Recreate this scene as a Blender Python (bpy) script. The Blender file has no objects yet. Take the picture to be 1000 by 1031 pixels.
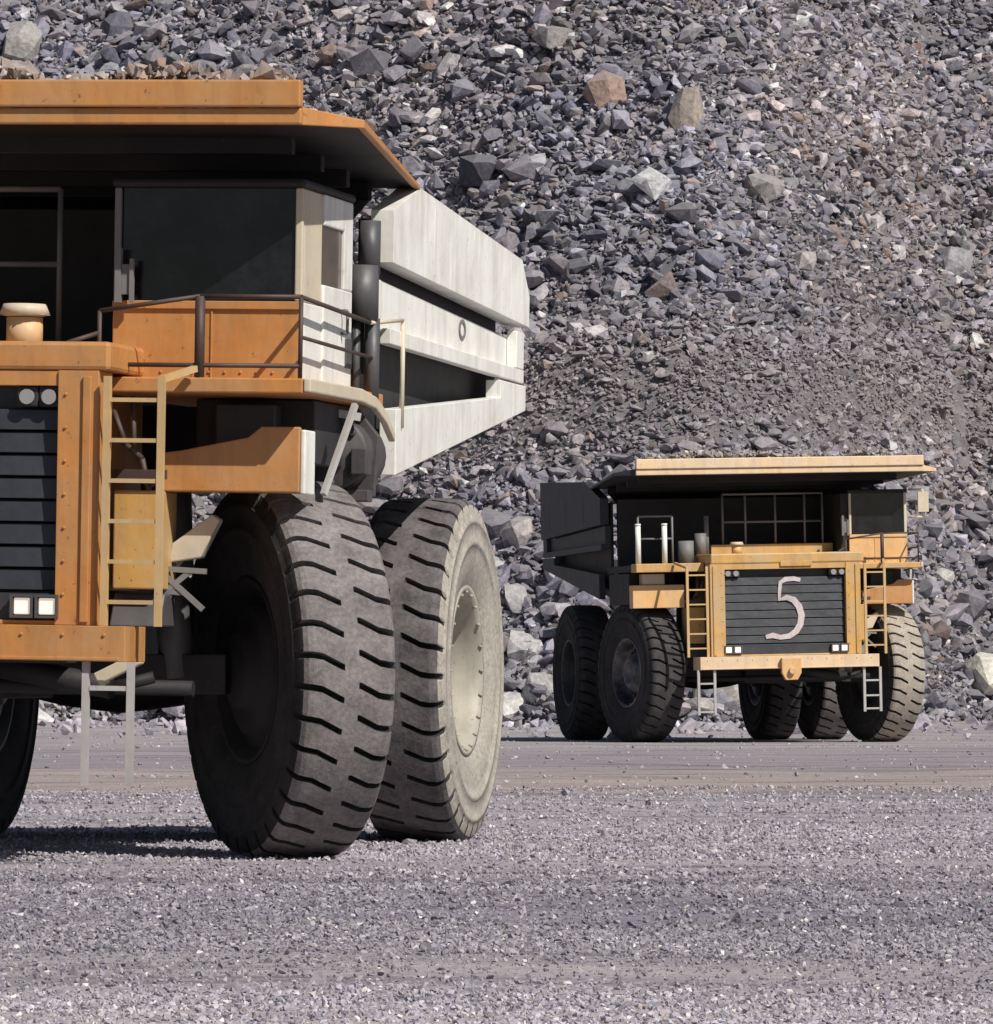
import bpy, bmesh, math, random
import numpy as np
from mathutils import Vector, Matrix

R = math.radians
scene = bpy.context.scene
col = scene.collection
random.seed(7)
rng = np.random.default_rng(11)

F_PX, HOR, CAM_H = 6700.0, 679.0, 1.35      # lens and horizon measured from the picture

# ------------------------------------------------------------------ materials
def new_mat(name):
    m = bpy.data.materials.new(name)
    m.use_nodes = True
    nt = m.node_tree
    return m, nt, nt.nodes, nt.links, nt.nodes['Principled BSDF']

def ramp(n, stops):
    r = n.new('ShaderNodeValToRGB')
    el = r.color_ramp.elements
    while len(el) < len(stops):
        el.new(0.5)
    for e, (p, c) in zip(el, stops):
        e.position = p
        e.color = (c[0], c[1], c[2], 1) if len(c) == 3 else c
    return r

def noise(n, l, vec, scale, detail=6, rough=0.6, stretch=None):
    t = n.new('ShaderNodeTexNoise')
    t.inputs['Scale'].default_value = scale
    t.inputs['Detail'].default_value = detail
    t.inputs['Roughness'].default_value = rough
    if stretch:
        mp = n.new('ShaderNodeMapping')
        mp.inputs['Scale'].default_value = stretch
        l.new(vec, mp.inputs['Vector'])
        l.new(mp.outputs[0], t.inputs['Vector'])
    else:
        l.new(vec, t.inputs['Vector'])
    return t

def mixc(n, l, fac, a, b, mode='MIX'):
    mx = n.new('ShaderNodeMix')
    mx.data_type = 'RGBA'
    mx.blend_type = mode
    for sock, v in ((mx.inputs['Factor'], fac), (mx.inputs['A'], a), (mx.inputs['B'], b)):
        pass
    fs = mx.inputs[0]; As = mx.inputs[6]; Bs = mx.inputs[7]
    for s, v in ((fs, fac), (As, a), (Bs, b)):
        if isinstance(v, (int, float)):
            s.default_value = v
        elif isinstance(v, tuple):
            s.default_value = (v[0], v[1], v[2], 1)
        else:
            l.new(v, s)
    return mx.outputs[2]

def paint(name, base, dust=(0.42, 0.36, 0.30), amount=0.35, rough=0.55, metal=0.0, chip=(0.10, 0.06, 0.04), chips=0.5):
    m, nt, n, l, b = new_mat(name)
    tc = n.new('ShaderNodeTexCoord').outputs['Object']
    n1 = noise(n, l, tc, 1.7, 7, 0.65)
    n2 = noise(n, l, tc, 5.0, 6, 0.7, (1, 1, 0.16))       # grime that has run down the sheet metal
    n3 = noise(n, l, tc, 17.0, 5, 0.7)
    r1 = ramp(n, [(0.40, (0, 0, 0)), (0.72, (1, 1, 1))])
    l.new(n1.outputs[0], r1.inputs[0])
    mt = n.new('ShaderNodeMath'); mt.operation = 'MULTIPLY'; mt.inputs[1].default_value = amount
    l.new(r1.outputs[0], mt.inputs[0])
    c = mixc(n, l, mt.outputs[0], base, dust)
    r2 = ramp(n, [(0.45, (0, 0, 0)), (0.66, (1, 1, 1))])
    l.new(n2.outputs[0], r2.inputs[0])
    mt2 = n.new('ShaderNodeMath'); mt2.operation = 'MULTIPLY'; mt2.inputs[1].default_value = 0.45 * chips
    l.new(r2.outputs[0], mt2.inputs[0])
    c = mixc(n, l, mt2.outputs[0], c, tuple(0.45 * x for x in base))
    r3 = ramp(n, [(0.63, (0, 0, 0)), (0.70, (1, 1, 1))])
    l.new(n3.outputs[0], r3.inputs[0])
    mt3 = n.new('ShaderNodeMath'); mt3.operation = 'MULTIPLY'; mt3.inputs[1].default_value = chips
    l.new(r3.outputs[0], mt3.inputs[0])
    c = mixc(n, l, mt3.outputs[0], c, chip)
    l.new(c, b.inputs['Base Color'])
    b.inputs['Roughness'].default_value = rough
    b.inputs['Metallic'].default_value = metal
    bp = n.new('ShaderNodeBump'); bp.inputs['Strength'].default_value = 0.5; bp.inputs['Distance'].default_value = 0.035
    nd = noise(n, l, tc, 2.6, 3, 0.5)
    l.new(nd.outputs[0], bp.inputs['Height']); l.new(bp.outputs[0], b.inputs['Normal'])
    return m

def rubber(name, base, dust, lo, hi):
    m, nt, n, l, b = new_mat(name)
    tc = n.new('ShaderNodeTexCoord').outputs['Object']
    n1 = noise(n, l, tc, 3.5, 8, 0.7)
    n2 = noise(n, l, tc, 30, 4, 0.7)
    r1 = ramp(n, [(lo, (0, 0, 0)), (hi, (1, 1, 1))])
    l.new(n1.outputs[0], r1.inputs[0])
    c = mixc(n, l, r1.outputs[0], base, dust)
    r2 = ramp(n, [(0.35, (0.72, 0.72, 0.72)), (0.65, (1.15, 1.15, 1.15))])
    l.new(n2.outputs[0], r2.inputs[0])
    c = mixc(n, l, 1.0, c, r2.outputs[0], 'MULTIPLY')
    l.new(c, b.inputs['Base Color'])
    b.inputs['Roughness'].default_value = 0.9
    bp = n.new('ShaderNodeBump'); bp.inputs['Strength'].default_value = 0.5; bp.inputs['Distance'].default_value = 0.012
    l.new(n2.outputs[0], bp.inputs['Height']); l.new(bp.outputs[0], b.inputs['Normal'])
    return m

M = {}
M['orange'] = paint('orange_paint', (0.53, 0.225, 0.062), (0.43, 0.27, 0.135), 0.75, chips=.8)
M['yellow'] = paint('dusty_yellow_paint', (0.58, 0.33, 0.095), (0.44, 0.36, 0.25), 0.8, chips=.8)
M['bleached'] = paint('dust_bleached_orange_paint', (0.74, 0.53, 0.32), (0.60, 0.50, 0.40), 0.8, chips=.6)
M['pale_orange'] = paint('sun_bleached_orange_paint', (0.72, 0.42, 0.17), (0.55, 0.44, 0.31), 0.85, chips=.7)
M['white'] = paint('white_paint', (0.82, 0.82, 0.78), (0.60, 0.56, 0.50), 0.6, chip=(0.36, 0.31, 0.27), chips=0.8)
M['ochre'] = paint('ochre_paint', (0.58, 0.37, 0.15), (0.45, 0.37, 0.26), 0.7)
M['cream'] = paint('cream_paint', (0.62, 0.54, 0.40), (0.50, 0.45, 0.38), 0.6)
M['steel'] = paint('grey_steel', (0.085, 0.085, 0.09), (0.16, 0.145, 0.14), 0.6, 0.5, 0.2)
M['dark'] = paint('dark_grime_and_shade', (0.022, 0.02, 0.022), (0.05, 0.045, 0.045), 0.6, 0.7)
M['body_steel_rim_shade'] = paint('blue_grey_worn_steel_shade', (0.03, 0.036, 0.046), (0.055, 0.057, 0.062), 0.5, 0.6)
M['tank'] = paint('oily_dark_steel', (0.05, 0.045, 0.048), (0.15, 0.13, 0.135), 0.7, 0.6)
M['galv'] = paint('pale_grey_steel', (0.44, 0.42, 0.41), (0.36, 0.33, 0.31), 0.7)
M['rail'] = paint('grey_rail', (0.17, 0.165, 0.17), (0.25, 0.23, 0.22), 0.5, 0.6)
M['brown'] = paint('dark_brown_rail', (0.06, 0.035, 0.03), (0.14, 0.10, 0.08), 0.5, 0.6)
M['shutter'] = paint('blue_black_shutter', (0.028, 0.032, 0.042), (0.06, 0.06, 0.065), 0.6, 0.5)
M['chalk'] = paint('chalky_white_lettering', (0.62, 0.54, 0.53), (0.30, 0.25, 0.25), 0.75, chip=(0.04, 0.035, 0.045), chips=1.0)
M['tread'] = rubber('dusty_tread', (0.11, 0.099, 0.10), (0.25, 0.226, 0.225), 0.30, 0.66)
M['shade_tread'] = rubber('shade_dark_tread', (0.03, 0.028, 0.03), (0.075, 0.068, 0.07), 0.35, 0.7)  # near-black tread colour stands in for shadow on the far truck's tyres
M['pale_tread'] = rubber('pale_dusty_tread', (0.26, 0.235, 0.20), (0.42, 0.37, 0.31), 0.3, 0.6)
M['sidewall'] = rubber('dark_sidewall', (0.018, 0.016, 0.018), (0.05, 0.045, 0.046), 0.40, 0.75)
M['dusty_sidewall'] = rubber('dust_caked_sidewall', (0.29, 0.265, 0.23), (0.43, 0.40, 0.35), 0.30, 0.65)
M['dusty_rim'] = paint('dust_caked_rim', (0.42, 0.39, 0.32), (0.33, 0.31, 0.28), 0.8, chip=(.15,.13,.11), chips=.9)
M['rim'] = paint('grey_rim', (0.035, 0.033, 0.034), (0.10, 0.095, 0.10), 0.8)
M['shade_black'] = paint('painted_shade_black', (0.012, 0.011, 0.013), (0.03, 0.027, 0.03), 0.6, 0.7)  # black that paints in shade: canopy underside, cab roof, rear deck, front rims

def glass_mat(name, tint):
    m, nt, n, l, b = new_mat(name)
    tc = n.new('ShaderNodeTexCoord').outputs['Object']
    n1 = noise(n, l, tc, 4, 6, 0.7)
    r = ramp(n, [(0.4, tint), (0.8, tuple(x * 2.2 + 0.01 for x in tint))])
    l.new(n1.outputs[0], r.inputs[0]); l.new(r.outputs[0], b.inputs['Base Color'])
    b.inputs['Roughness'].default_value = 0.18
    return m
M['glass'] = glass_mat('dark_cab_glass', (0.006, 0.007, 0.009))
M['brown_glass'] = glass_mat('brown_cab_glass', (0.05, 0.03, 0.02))

def lamp_mat(name, e):
    m, nt, n, l, b = new_mat(name)
    b.inputs['Base Color'].default_value = (0.8, 0.76, 0.72, 1)
    b.inputs['Roughness'].default_value = 0.2
    if e:
        b.inputs['Emission Color'].default_value = (1, 0.84, 0.70, 1)
        b.inputs['Emission Strength'].default_value = e
    return m
M['lamp_lit'] = lamp_mat('lit_lamp_lens', 0.45)
M['lamp'] = lamp_mat('lamp_lens', 0)
M['lamp'].node_tree.nodes['Principled BSDF'].inputs['Base Color'].default_value = (.3, .29, .29, 1)  # grey base colour puts the shade into the upper lamps

def rock_mat(name, bump=0.5, dust=0.5):
    m, nt, n, l, b = new_mat(name)
    at = n.new('ShaderNodeAttribute'); at.attribute_name = 'tint'
    geo = n.new('ShaderNodeNewGeometry').outputs['Position']
    n1 = noise(n, l, geo, 5.0, 8, 0.72)
    r1 = ramp(n, [(0.30, (0.50, 0.50, 0.53)), (0.52, (1, 1, 1)), (0.72, (1.45, 1.42, 1.40))])
    l.new(n1.outputs[0], r1.inputs[0])
    c = mixc(n, l, 1.0, at.outputs['Color'], r1.outputs[0], 'MULTIPLY')
    # rock dust settled on the upper faces
    sp = n.new('ShaderNodeSeparateXYZ'); nn = n.new('ShaderNodeNewGeometry'); l.new(nn.outputs['True Normal'], sp.inputs[0])
    md = n.new('ShaderNodeMapRange'); md.inputs['From Min'].default_value = .1; md.inputs['From Max'].default_value = .9; md.inputs['To Max'].default_value = dust
    l.new(sp.outputs['Z'], md.inputs['Value'])
    c = mixc(n, l, md.outputs[0], c, (.245, .235, .25))
    l.new(c, b.inputs['Base Color'])
    b.inputs['Roughness'].default_value = 0.95
    bp = n.new('ShaderNodeBump'); bp.inputs['Strength'].default_value = bump; bp.inputs['Distance'].default_value = 0.06
    l.new(n1.outputs[0], bp.inputs['Height']); l.new(bp.outputs[0], b.inputs['Normal'])
    return m
M['rock'] = rock_mat('broken_rock', .9, .5)
M['gravel'] = rock_mat('gravel_stone', 0.3, 0.15)

def slope_mat():
    m, nt, n, l, b = new_mat('waste_rock_slope')
    geo = n.new('ShaderNodeNewGeometry').outputs['Position']
    n1 = noise(n, l, geo, 0.18, 8, 0.7)
    n2 = noise(n, l, geo, 2.6, 10, 0.8)
    r1 = ramp(n, [(0.3, (0.16, 0.152, 0.17)), (0.5, (0.215, 0.20, 0.21)), (0.7, (0.27, 0.245, 0.24))])
    l.new(n1.outputs[0], r1.inputs[0])
    r2 = ramp(n, [(0.32, (0.45, 0.45, 0.5)), (0.5, (1, 1, 1)), (0.7, (1.5, 1.48, 1.45))])
    l.new(n2.outputs[0], r2.inputs[0])
    c = mixc(n, l, 1.0, r1.outputs[0], r2.outputs[0], 'MULTIPLY')
    l.new(c, b.inputs['Base Color']); b.inputs['Roughness'].default_value = 0.95
    bp = n.new('ShaderNodeBump'); bp.inputs['Strength'].default_value = 0.8; bp.inputs['Distance'].default_value = 0.25
    l.new(n2.outputs[0], bp.inputs['Height']); l.new(bp.outputs[0], b.inputs['Normal'])
    return m
M['slope'] = slope_mat()

def ground_mat():
    m, nt, n, l, b = new_mat('crushed_rock_ground')
    geo = n.new('ShaderNodeNewGeometry').outputs['Position']
    n1 = noise(n, l, geo, 1.0, 7, 0.62, (0.035, 0.16, 0.1))     # haul tracks lie across the view
    n2 = noise(n, l, geo, 1.0, 7, 0.68, (0.25, 0.8, 0.5))
    n3 = noise(n, l, geo, 16.0, 6, 0.8)
    # belts of differently crushed and rutted rock that cross the pit floor, their edges wandering
    sep = n.new('ShaderNodeSeparateXYZ'); l.new(geo, sep.inputs[0])
    wob = n.new('ShaderNodeMath'); wob.operation = 'MULTIPLY_ADD'; wob.inputs[1].default_value = 22.0; l.new(n1.outputs[0], wob.inputs[0]); l.new(sep.outputs['Y'], wob.inputs[2])
    mr = n.new('ShaderNodeMapRange'); mr.inputs['From Min'].default_value = 36.0; mr.inputs['From Max'].default_value = 151.0; l.new(wob.outputs[0], mr.inputs['Value'])
    r1 = ramp(n, [(0.0, (.385, .36, .34)), (.05, (.36, .335, .33)), (.085, (.25, .23, .265)), (.13, (.245, .225, .26)), (.17, (.29, .262, .275)), (.217, (.35, .328, .335)), (.40, (.355, .333, .34)), (.43, (.22, .192, .195)), (.47, (.35, .295, .265)), (.58, (.345, .295, .27)), (.64, (.27, .245, .255)), (.80, (.285, .26, .268)), (.90, (.33, .308, .305))])
    l.new(mr.outputs[0], r1.inputs[0])
    r2 = ramp(n, [(0.3, (0.68, 0.67, 0.70)), (0.5, (1, 1, 1)), (0.7, (1.22, 1.2, 1.18))])
    l.new(n2.outputs[0], r2.inputs[0])
    c = mixc(n, l, 1.0, r1.outputs[0], r2.outputs[0], 'MULTIPLY')
    n4 = noise(n, l, geo, 1.0, 8, 0.75, (0.12, 1.1, 0.5))       # dark damp streaks and ruts
    r4 = ramp(n, [(0.36, (.36, .345, .395)), (0.48, (1, 1, 1)), (0.62, (1.0, 1.0, 1.0)), (0.74, (1.22, 1.2, 1.17))])
    l.new(n4.outputs[0], r4.inputs[0])
    c = mixc(n, l, 1.0, c, r4.outputs[0], 'MULTIPLY')
    c = mixc(n, l, 1.0, c, (1.02, 1.0, 1.05), 'MULTIPLY')
    r3 = ramp(n, [(0.34, (0.6, 0.6, 0.62)), (0.5, (1, 1, 1)), (0.66, (1.35, 1.33, 1.32))])
    l.new(n3.outputs[0], r3.inputs[0])
    c = mixc(n, l, 1.0, c, r3.outputs[0], 'MULTIPLY')
    l.new(c, b.inputs['Base Color']); b.inputs['Roughness'].default_value = 0.95
    bp = n.new('ShaderNodeBump'); bp.inputs['Strength'].default_value = 0.6; bp.inputs['Distance'].default_value = 0.03
    l.new(n3.outputs[0], bp.inputs['Height']); l.new(bp.outputs[0], b.inputs['Normal'])
    return m
M['ground'] = ground_mat()

# ------------------------------------------------------------------ mesh builder
class MB:
    def __init__(s):
        s.v = []; s.f = []; s.mi = []; s.sm = []
    def add(s, vs, fs, mi=0, smooth=False):
        o = len(s.v)
        s.v += [tuple(v) for v in vs]
        for f in fs:
            s.f.append(tuple(o + i for i in f)); s.mi.append(mi); s.sm.append(smooth)
        return s
    def box(s, x0, x1, y0, y1, z0, z1, mi=0):
        vs = [(x, y, z) for x in (x0, x1) for y in (y0, y1) for z in (z0, z1)]
        fs = [(0, 1, 3, 2), (4, 6, 7, 5), (0, 4, 5, 1), (2, 3, 7, 6), (0, 2, 6, 4), (1, 5, 7, 3)]
        return s.add(vs, fs, mi)
    def bar(s, p, q, w, h=None, mi=0):
        h = h or w
        p, q = Vector(p), Vector(q)
        d = (q - p).normalized()
        u = d.cross(Vector((0, 0, 1)))
        if u.length < 1e-3: u = Vector((1, 0, 0))
        u.normalize(); t = d.cross(u)
        vs = [a + u * (i * w / 2) + t * (j * h / 2) for a in (p, q) for i, j in ((-1, -1), (1, -1), (1, 1), (-1, 1))]
        fs = [(3, 2, 1, 0), (4, 5, 6, 7)] + [(i, (i + 1) % 4, 4 + (i + 1) % 4, 4 + i) for i in range(4)]
        return s.add(vs, fs, mi)
    def tube(s, p, q, r, n=12, r2=None, mi=0):
        r2 = r if r2 is None else r2
        p, q = Vector(p), Vector(q)
        d = (q - p).normalized()
        u = d.cross(Vector((0, 0, 1)))
        if u.length < 1e-3: u = Vector((1, 0, 0))
        u.normalize(); t = d.cross(u)
        vs = []
        for a, rr in ((p, r), (q, r2)):
            for i in range(n):
                an = 2 * math.pi * i / n
                vs.append(a + u * (math.cos(an) * rr) + t * (math.sin(an) * rr))
        o = len(s.v)
        s.add(vs, [(i, (i + 1) % n, n + (i + 1) % n, n + i) for i in range(n)], mi, True)
        for ring in (list(range(n))[::-1], list(range(n, 2 * n))):
            s.f.append(tuple(o + i for i in ring)); s.mi.append(mi); s.sm.append(False)
        return s
    def pipe(s, pts, r, n=8, mi=0):
        for a, b in zip(pts, pts[1:]):
            s.tube(a, b, r, n, mi=mi)
        return s
    def prism(s, poly, axis, a, b, mi=0):
        """polygon in the two other axes, extruded along axis from a to b"""
        def mk(p, t):
            return {'x': (t, p[0], p[1]), 'y': (p[0], t, p[1]), 'z': (p[0], p[1], t)}[axis]
        n = len(poly)
        vs = [mk(p, a) for p in poly] + [mk(p, b) for p in poly]
        fs = [tuple(range(n))[::-1], tuple(range(n, 2 * n))] + [(i, (i + 1) % n, n + (i + 1) % n, n + i) for i in range(n)]
        return s.add(vs, fs, mi)
    def lathe_x(s, prof, n=48, mi=0, c=(0, 0, 0), smooth=True):
        """profile of (radius, x) turned about the x axis"""
        k = len(prof); vs = []
        for i in range(n):
            an = 2 * math.pi * i / n
            for r, x in prof:
                vs.append((c[0] + x, c[1] + r * math.cos(an), c[2] + r * math.sin(an)))
        fs = []
        for i in range(n):
            for j in range(k - 1):
                a, b2 = i * k + j, ((i + 1) % n) * k + j
                fs.append((a, a + 1, b2 + 1, b2))
        return s.add(vs, fs, mi, smooth)
    def mesh(s, name, mats):
        me = bpy.data.meshes.new(name)
        me.from_pydata(s.v, [], s.f)
        for m in (mats if isinstance(mats, (list, tuple)) else [mats]):
            me.materials.append(m)
        me.polygons.foreach_set('material_index', s.mi)
        me.polygons.foreach_set('use_smooth', s.sm)
        bm = bmesh.new(); bm.from_mesh(me)
        bmesh.ops.recalc_face_normals(bm, faces=bm.faces[:])
        bm.to_mesh(me); bm.free()
        me.update()
        return me

def link(name, me, parent=None, bevel=0.0):
    o = bpy.data.objects.new(name, me)
    col.objects.link(o)
    if parent: o.parent = parent
    if bevel:
        md = o.modifiers.new('bevel', 'BEVEL')
        md.width = bevel; md.segments = 2; md.limit_method = 'ANGLE'; md.angle_limit = R(40)
    return o

# ------------------------------------------------------------------ wheels (shared meshes)
TR, TW = 1.40, 0.37
def tyre_mesh(name, mats, sidewall=1, outer=1):
    PITCH = 37
    pos = [0, .02, .19, .21, .29, .36, .43, .5, .52, .69, .71, .79, .86, .93]
    pr = [(.66, -.27), (.70, -.315), (.80, -.345), (.82, -.355), (.95, -.378), (1.02, -.384), (1.026, -.396), (1.06, -.397), (1.066, -.387), (1.20, -.385), (1.206, -.394), (1.235, -.392), (1.241, -.381), (1.29, -.372), (1.355, -.352), (1.385, -.325), (1.40, -.29)]
    prof = [(r, x, 's') for r, x in pr]
    for x in (-.22, -.15, -.075, -.055, .0, .055, .075, .15, .22):
        prof.append((1.412 - .12 * x * x, x, 't'))
    prof += [(r, -x, 's') for r, x in pr[::-1]]
    k = len(prof); vs = []
    rnd = random.Random(3)
    for p in range(PITCH):
        for q, t in enumerate(pos):
            for j, (r, x, kind) in enumerate(prof):
                side_l = x < -0.06
                side_r = x > 0.06
                slant = 1.35 * x - .055 * math.sin(x * 21)
                an = 2 * math.pi * (p + t + slant) / PITCH
                g = 0.0
                if (side_l and 0.005 < t < .20) or (side_r and 0.505 < t < .70):
                    if kind == 't': g = 0.085 * min(1, .45 + abs(x) * 3.2)
                    elif r > 1.3: g = 0.085
                    elif r > 1.25: g = 0.05
                rr = r - g
                vs.append((x, rr * math.cos(an), rr * math.sin(an)))
    N = PITCH * len(pos)
    mb = MB(); fs_s, fs_t, fs_o, fs_g = [], [], [], []
    np_ = len(pos)
    for i in range(N):
        for j in range(k - 1):
            a, b = i * k + j, ((i + 1) % N) * k + j
            f = (a, a + 1, b + 1, b)
            r = (prof[j][0] + prof[j + 1][0]) / 2
            x = (prof[j][1] + prof[j + 1][1]) / 2
            tq = pos[i % np_]
            if r > 1.3 and ((x < -.05 and .005 < tq < .195) or (x > .05 and .505 < tq < .695)): fs_g.append(f)  # groove faces take the dark rubber colour to paint in their shade
            elif r > 1.335: fs_t.append(f)
            elif x > 0: fs_o.append(f)
            else: fs_s.append(f)
    mb.add(vs, fs_t, 0, False)
    o = 0
    for fs, mi in ((fs_s, 1), (fs_o, 2), (fs_g, 1)):
        for f in fs:
            mb.f.append(f); mb.mi.append(mi); mb.sm.append(fs is not fs_g)
    return mb.mesh(name, mats)

tyre_dark = tyre_mesh('tyre', [M['tread'], M['sidewall'], M['sidewall']])
tyre_shade = tyre_mesh('tyre', [M['shade_tread'], M['sidewall'], M['sidewall']])
tyre_pale = tyre_mesh('tyre', [M['pale_tread'], M['sidewall'], M['sidewall']])
M['mid_shade_tread'] = rubber('half_dusty_shade_tread', (0.05, 0.045, 0.048), (0.165, 0.148, 0.153), 0.32, 0.66)  # darker tread colour paints in the shadow over the near truck's rear tyre
tyre_dusty = tyre_mesh('tyre', [M['mid_shade_tread'], M['sidewall'], M['dusty_sidewall']])

def rim_mesh(mat, dish, hub):
    mb = MB()
    mb.lathe_x([(.69, .30), (.70, .325), (.665, .325), (.64, .29), (.615, .20), (.60, dish + .05), (.56, dish), (.40, dish), (.385, dish + hub * .55), (.33, dish + hub * .7), (.31, dish + hub), (.20, dish + hub + .02), (.18, dish + hub - .04), (0.001, dish + hub - .04)], 48)
    mb.lathe_x([(.69, -.30), (.70, -.325), (.665, -.325), (.60, -.22), (.50, -.20), (.48, -.30), (.30, -.31), (.28, -.40), (.001, -.40)], 48)
    for i in range(20):
        a = 2 * math.pi * i / 20
        c, s = math.cos(a), math.sin(a)
        mb.tube((dish - .01, .48 * c, .48 * s), (dish + .05, .48 * c, .48 * s), .025, 6)
        mb.tube((.30, .645 * c, .645 * s), (.332, .645 * c, .645 * s), .012, 6)
    return mb.mesh('rim', mat)
M['splashed'] = paint('mud_splashed_rim', (0.02, 0.019, 0.021), (0.30, 0.285, 0.29), 0.95)
rim_front = rim_mesh(M['shade_black'], .06, .20)  # rim coloured black for the shade on its inner face
rim_splash = rim_mesh(M['splashed'], .06, .20)
rim_rear = rim_mesh(M['rim'], -.08, .16)
rim_dusty = rim_mesh(M['dusty_rim'], -.22, .26)

def wheel(root, x, y, steer, side, tyre, rim, label=None):
    w = bpy.data.objects.new('wheel', rim); col.objects.link(w)
    w.parent = root
    w.location = (x, y, TR - 0.02)
    w.rotation_euler = (0, 0, steer + (0 if side > 0 else math.pi))
    if label: w['label'] = label
    t = bpy.data.objects.new('tyre', tyre); col.objects.link(t)
    t.parent = w
    t.rotation_euler = (R(random.uniform(0, 40)), 0, 0)
    return w

# ------------------------------------------------------------------ the haul truck
def haul_truck(px, dist, yaw, steer, lean, label, opt):
    X0 = (px - 500) * dist / F_PX
    root = bpy.data.objects.new('haul_truck', None); col.objects.link(root)
    root.location = (X0, dist, 0); root.rotation_euler = (0, 0, R(yaw))
    root['label'] = label; root['category'] = 'dump truck'; root['group'] = 'haul trucks in the pit'
    root.empty_display_size = 0.5
    tl = math.tan(R(lean))
    def part(name, mb, mat, parent=None, bevel=0.012, lbl=None, sprung=True):
        if sprung:          # the body leans a little on its suspension
            mb.v = [(x - (z - 1.4) * tl, y, z + x * tl) for x, y, z in mb.v]
        me = mb.mesh(name, mat)
        o = link(name, me, parent or root, bevel)
        if lbl: o['label'] = lbl
        return o
    # --- wheels
    s = R(steer)
    wheel(root, 2.53 if opt['dusty'] else 2.42, 0, s, 1, tyre_dark if opt['dusty'] else tyre_pale, rim_front)
    tb = tyre_dark if opt['dusty'] else tyre_shade
    wheel(root, -2.53, 0, s, -1, tb, rim_front if opt['dusty'] else rim_splash)
    wheel(root, 2.58, 5.0, 0, 1, tyre_dusty if opt['dusty'] else tyre_dark, rim_dusty if opt['dusty'] else rim_rear,
          'outer rear wheel caked in pale beige dust' if opt['dusty'] else None)
    wheel(root, 1.42, 5.0, 0, 1, tb, rim_rear)
    wheel(root, -2.58, 5.0, 0, -1, tb, rim_rear)
    wheel(root, -1.42, 5.0, 0, -1, tb, rim_rear)
    # --- running gear
    mb = MB()
    for sx in (-1, 1):
        mb.box(sx * .62 - .13, sx * .62 + .13, -1.7, 6.8, 1.62, 2.15)
    for y in (-1.5, .9, 3.2, 6.3):
        mb.box(-.49, .49, y, y + .22, 1.70, 2.05)
    part('frame', mb, M['dark'])
    mb = MB()
    mb.lathe_x([(.001, -2.05), (.30, -2.05), (.30, -.75), (.36, -.5), (.40, -.2), (.42, 0), (.40, .2), (.36, .5), (.30, .75), (.30, 2.05), (.001, 2.05)], 28, c=(0, 5, 1.45))
    mb.tube((0, 4.9, 1.45), (0, 3.2, 1.7), .3, 16, .2)
    part('rear_axle', mb, M['dark'], sprung=False)
    mb = MB()
    mb.box(-2.1, 2.1, -.16, .16, 1.2, 1.5)
    mb.box(-.5, .5, -.5, .9, 1.17, 1.62)
    part('front_axle', mb, M['dark'], sprung=False)
    for sx in (-1, 1):
        mb = MB()
        mb.tube((sx * 1.72, -.05, 1.35), (sx * 1.62, -.05, 2.15), .13, 14)
        mb.tube((sx * 1.62, -.05, 2.15), (sx * 1.58, .0, 2.85), .19, 14)
        part('suspension_strut', mb, M['steel'], bevel=0)
    mb = MB()
    mb.prism([(1.82, 2.20), (2.06, 2.24), (2.20, 2.52), (2.14, 2.56), (1.84, 2.34)], 'y', -.85, -.72)
    mb.tube((1.86, -.7, 2.25), (1.62, -.3, 2.05), .05, 8)
    part('steering_arm', mb, M['cream'])
    mb = MB()
    for a, b in (((1.72, 2.16), (2.12, 2.14)), ((1.80, 2.12), (2.10, 1.86)), ((1.76, 1.94), (2.0, 2.14)), ((1.76, 1.76), (1.86, 2.0)), ((1.74, 2.0), (1.95, 1.98))):
        mb.bar((a[0], -.92, a[1]), (b[0], -.90, b[1]), .04)
    part('tie_linkage', mb, M['rail'], bevel=0)
    mb = MB()
    mb.tube((-2.0, -.75, 1.28), (2.0, -.75, 1.28), .06, 10)
    mb.tube((.55, -.9, 1.42), (1.45, -1.0, 1.28), .09, 10)
    mb.tube((1.45, -1.0, 1.28), (1.75, -.95, 1.36), .045, 8)
    part('tie_rod', mb, M['shade_black'], bevel=0)
    if opt['dusty']:
        mb = MB(); mb.bar((1.40, -1.25, 1.34), (1.72, -1.25, 1.50), .10, .09); mb.bar((1.42, -1.25, 1.30), (1.55, -1.2, 1.45), .06); part('drag_link', mb, M['cream'], bevel=.01)
    # --- bumper
    mb = MB()
    mb.box(-1.83, 1.83, -2.15, -1.55, 1.47, 1.725)
    mb.box(-1.79, 1.79, -2.165, -2.151, 1.475, 1.50)
    for i in range(12):
        bx = -1.68 + i * .305
        mb.tube((bx, -2.165, 1.66), (bx, -2.149, 1.66), .012, 8)
    bump = part('bumper', mb, opt['bumper'], bevel=.02)
    mb = MB()
    mb.prism([(-.20, 1.68), (.20, 1.68), (.20, 1.38), (.12, 1.24), (-.12, 1.24), (-.20, 1.38)], 'y', -2.27, -2.16)
    mb.tube((0, -2.36, 1.42), (0, -2.27, 1.42), .07, 10)
    part('tow_hook', mb, M['pale_orange'], bump)
    # --- radiator surround, hood and shutters
    mb = MB()
    for sx in (-1, 1):
        mb.box(sx * 1.39 - .15, sx * 1.39 + .15, -1.90, -1.50, 1.728, 3.56)
        mb.box(sx * 1.46 - .03, sx * 1.46 + .03, -1.925, -1.902, 1.75, 3.52)
    mb.box(-1.24, 1.24, -1.88, -1.55, 3.45, 3.56)
    mb.box(-1.24, 1.24, -1.88, -1.55, 1.728, 1.76)
    for sx in (-1, 1):
        for k in range(7):
            mb.tube((sx * 1.30, -1.915, 1.95 + k * .24), (sx * 1.30, -1.899, 1.95 + k * .24), .012, 8)
    part('radiator_frame', mb, opt['frame'])
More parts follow.
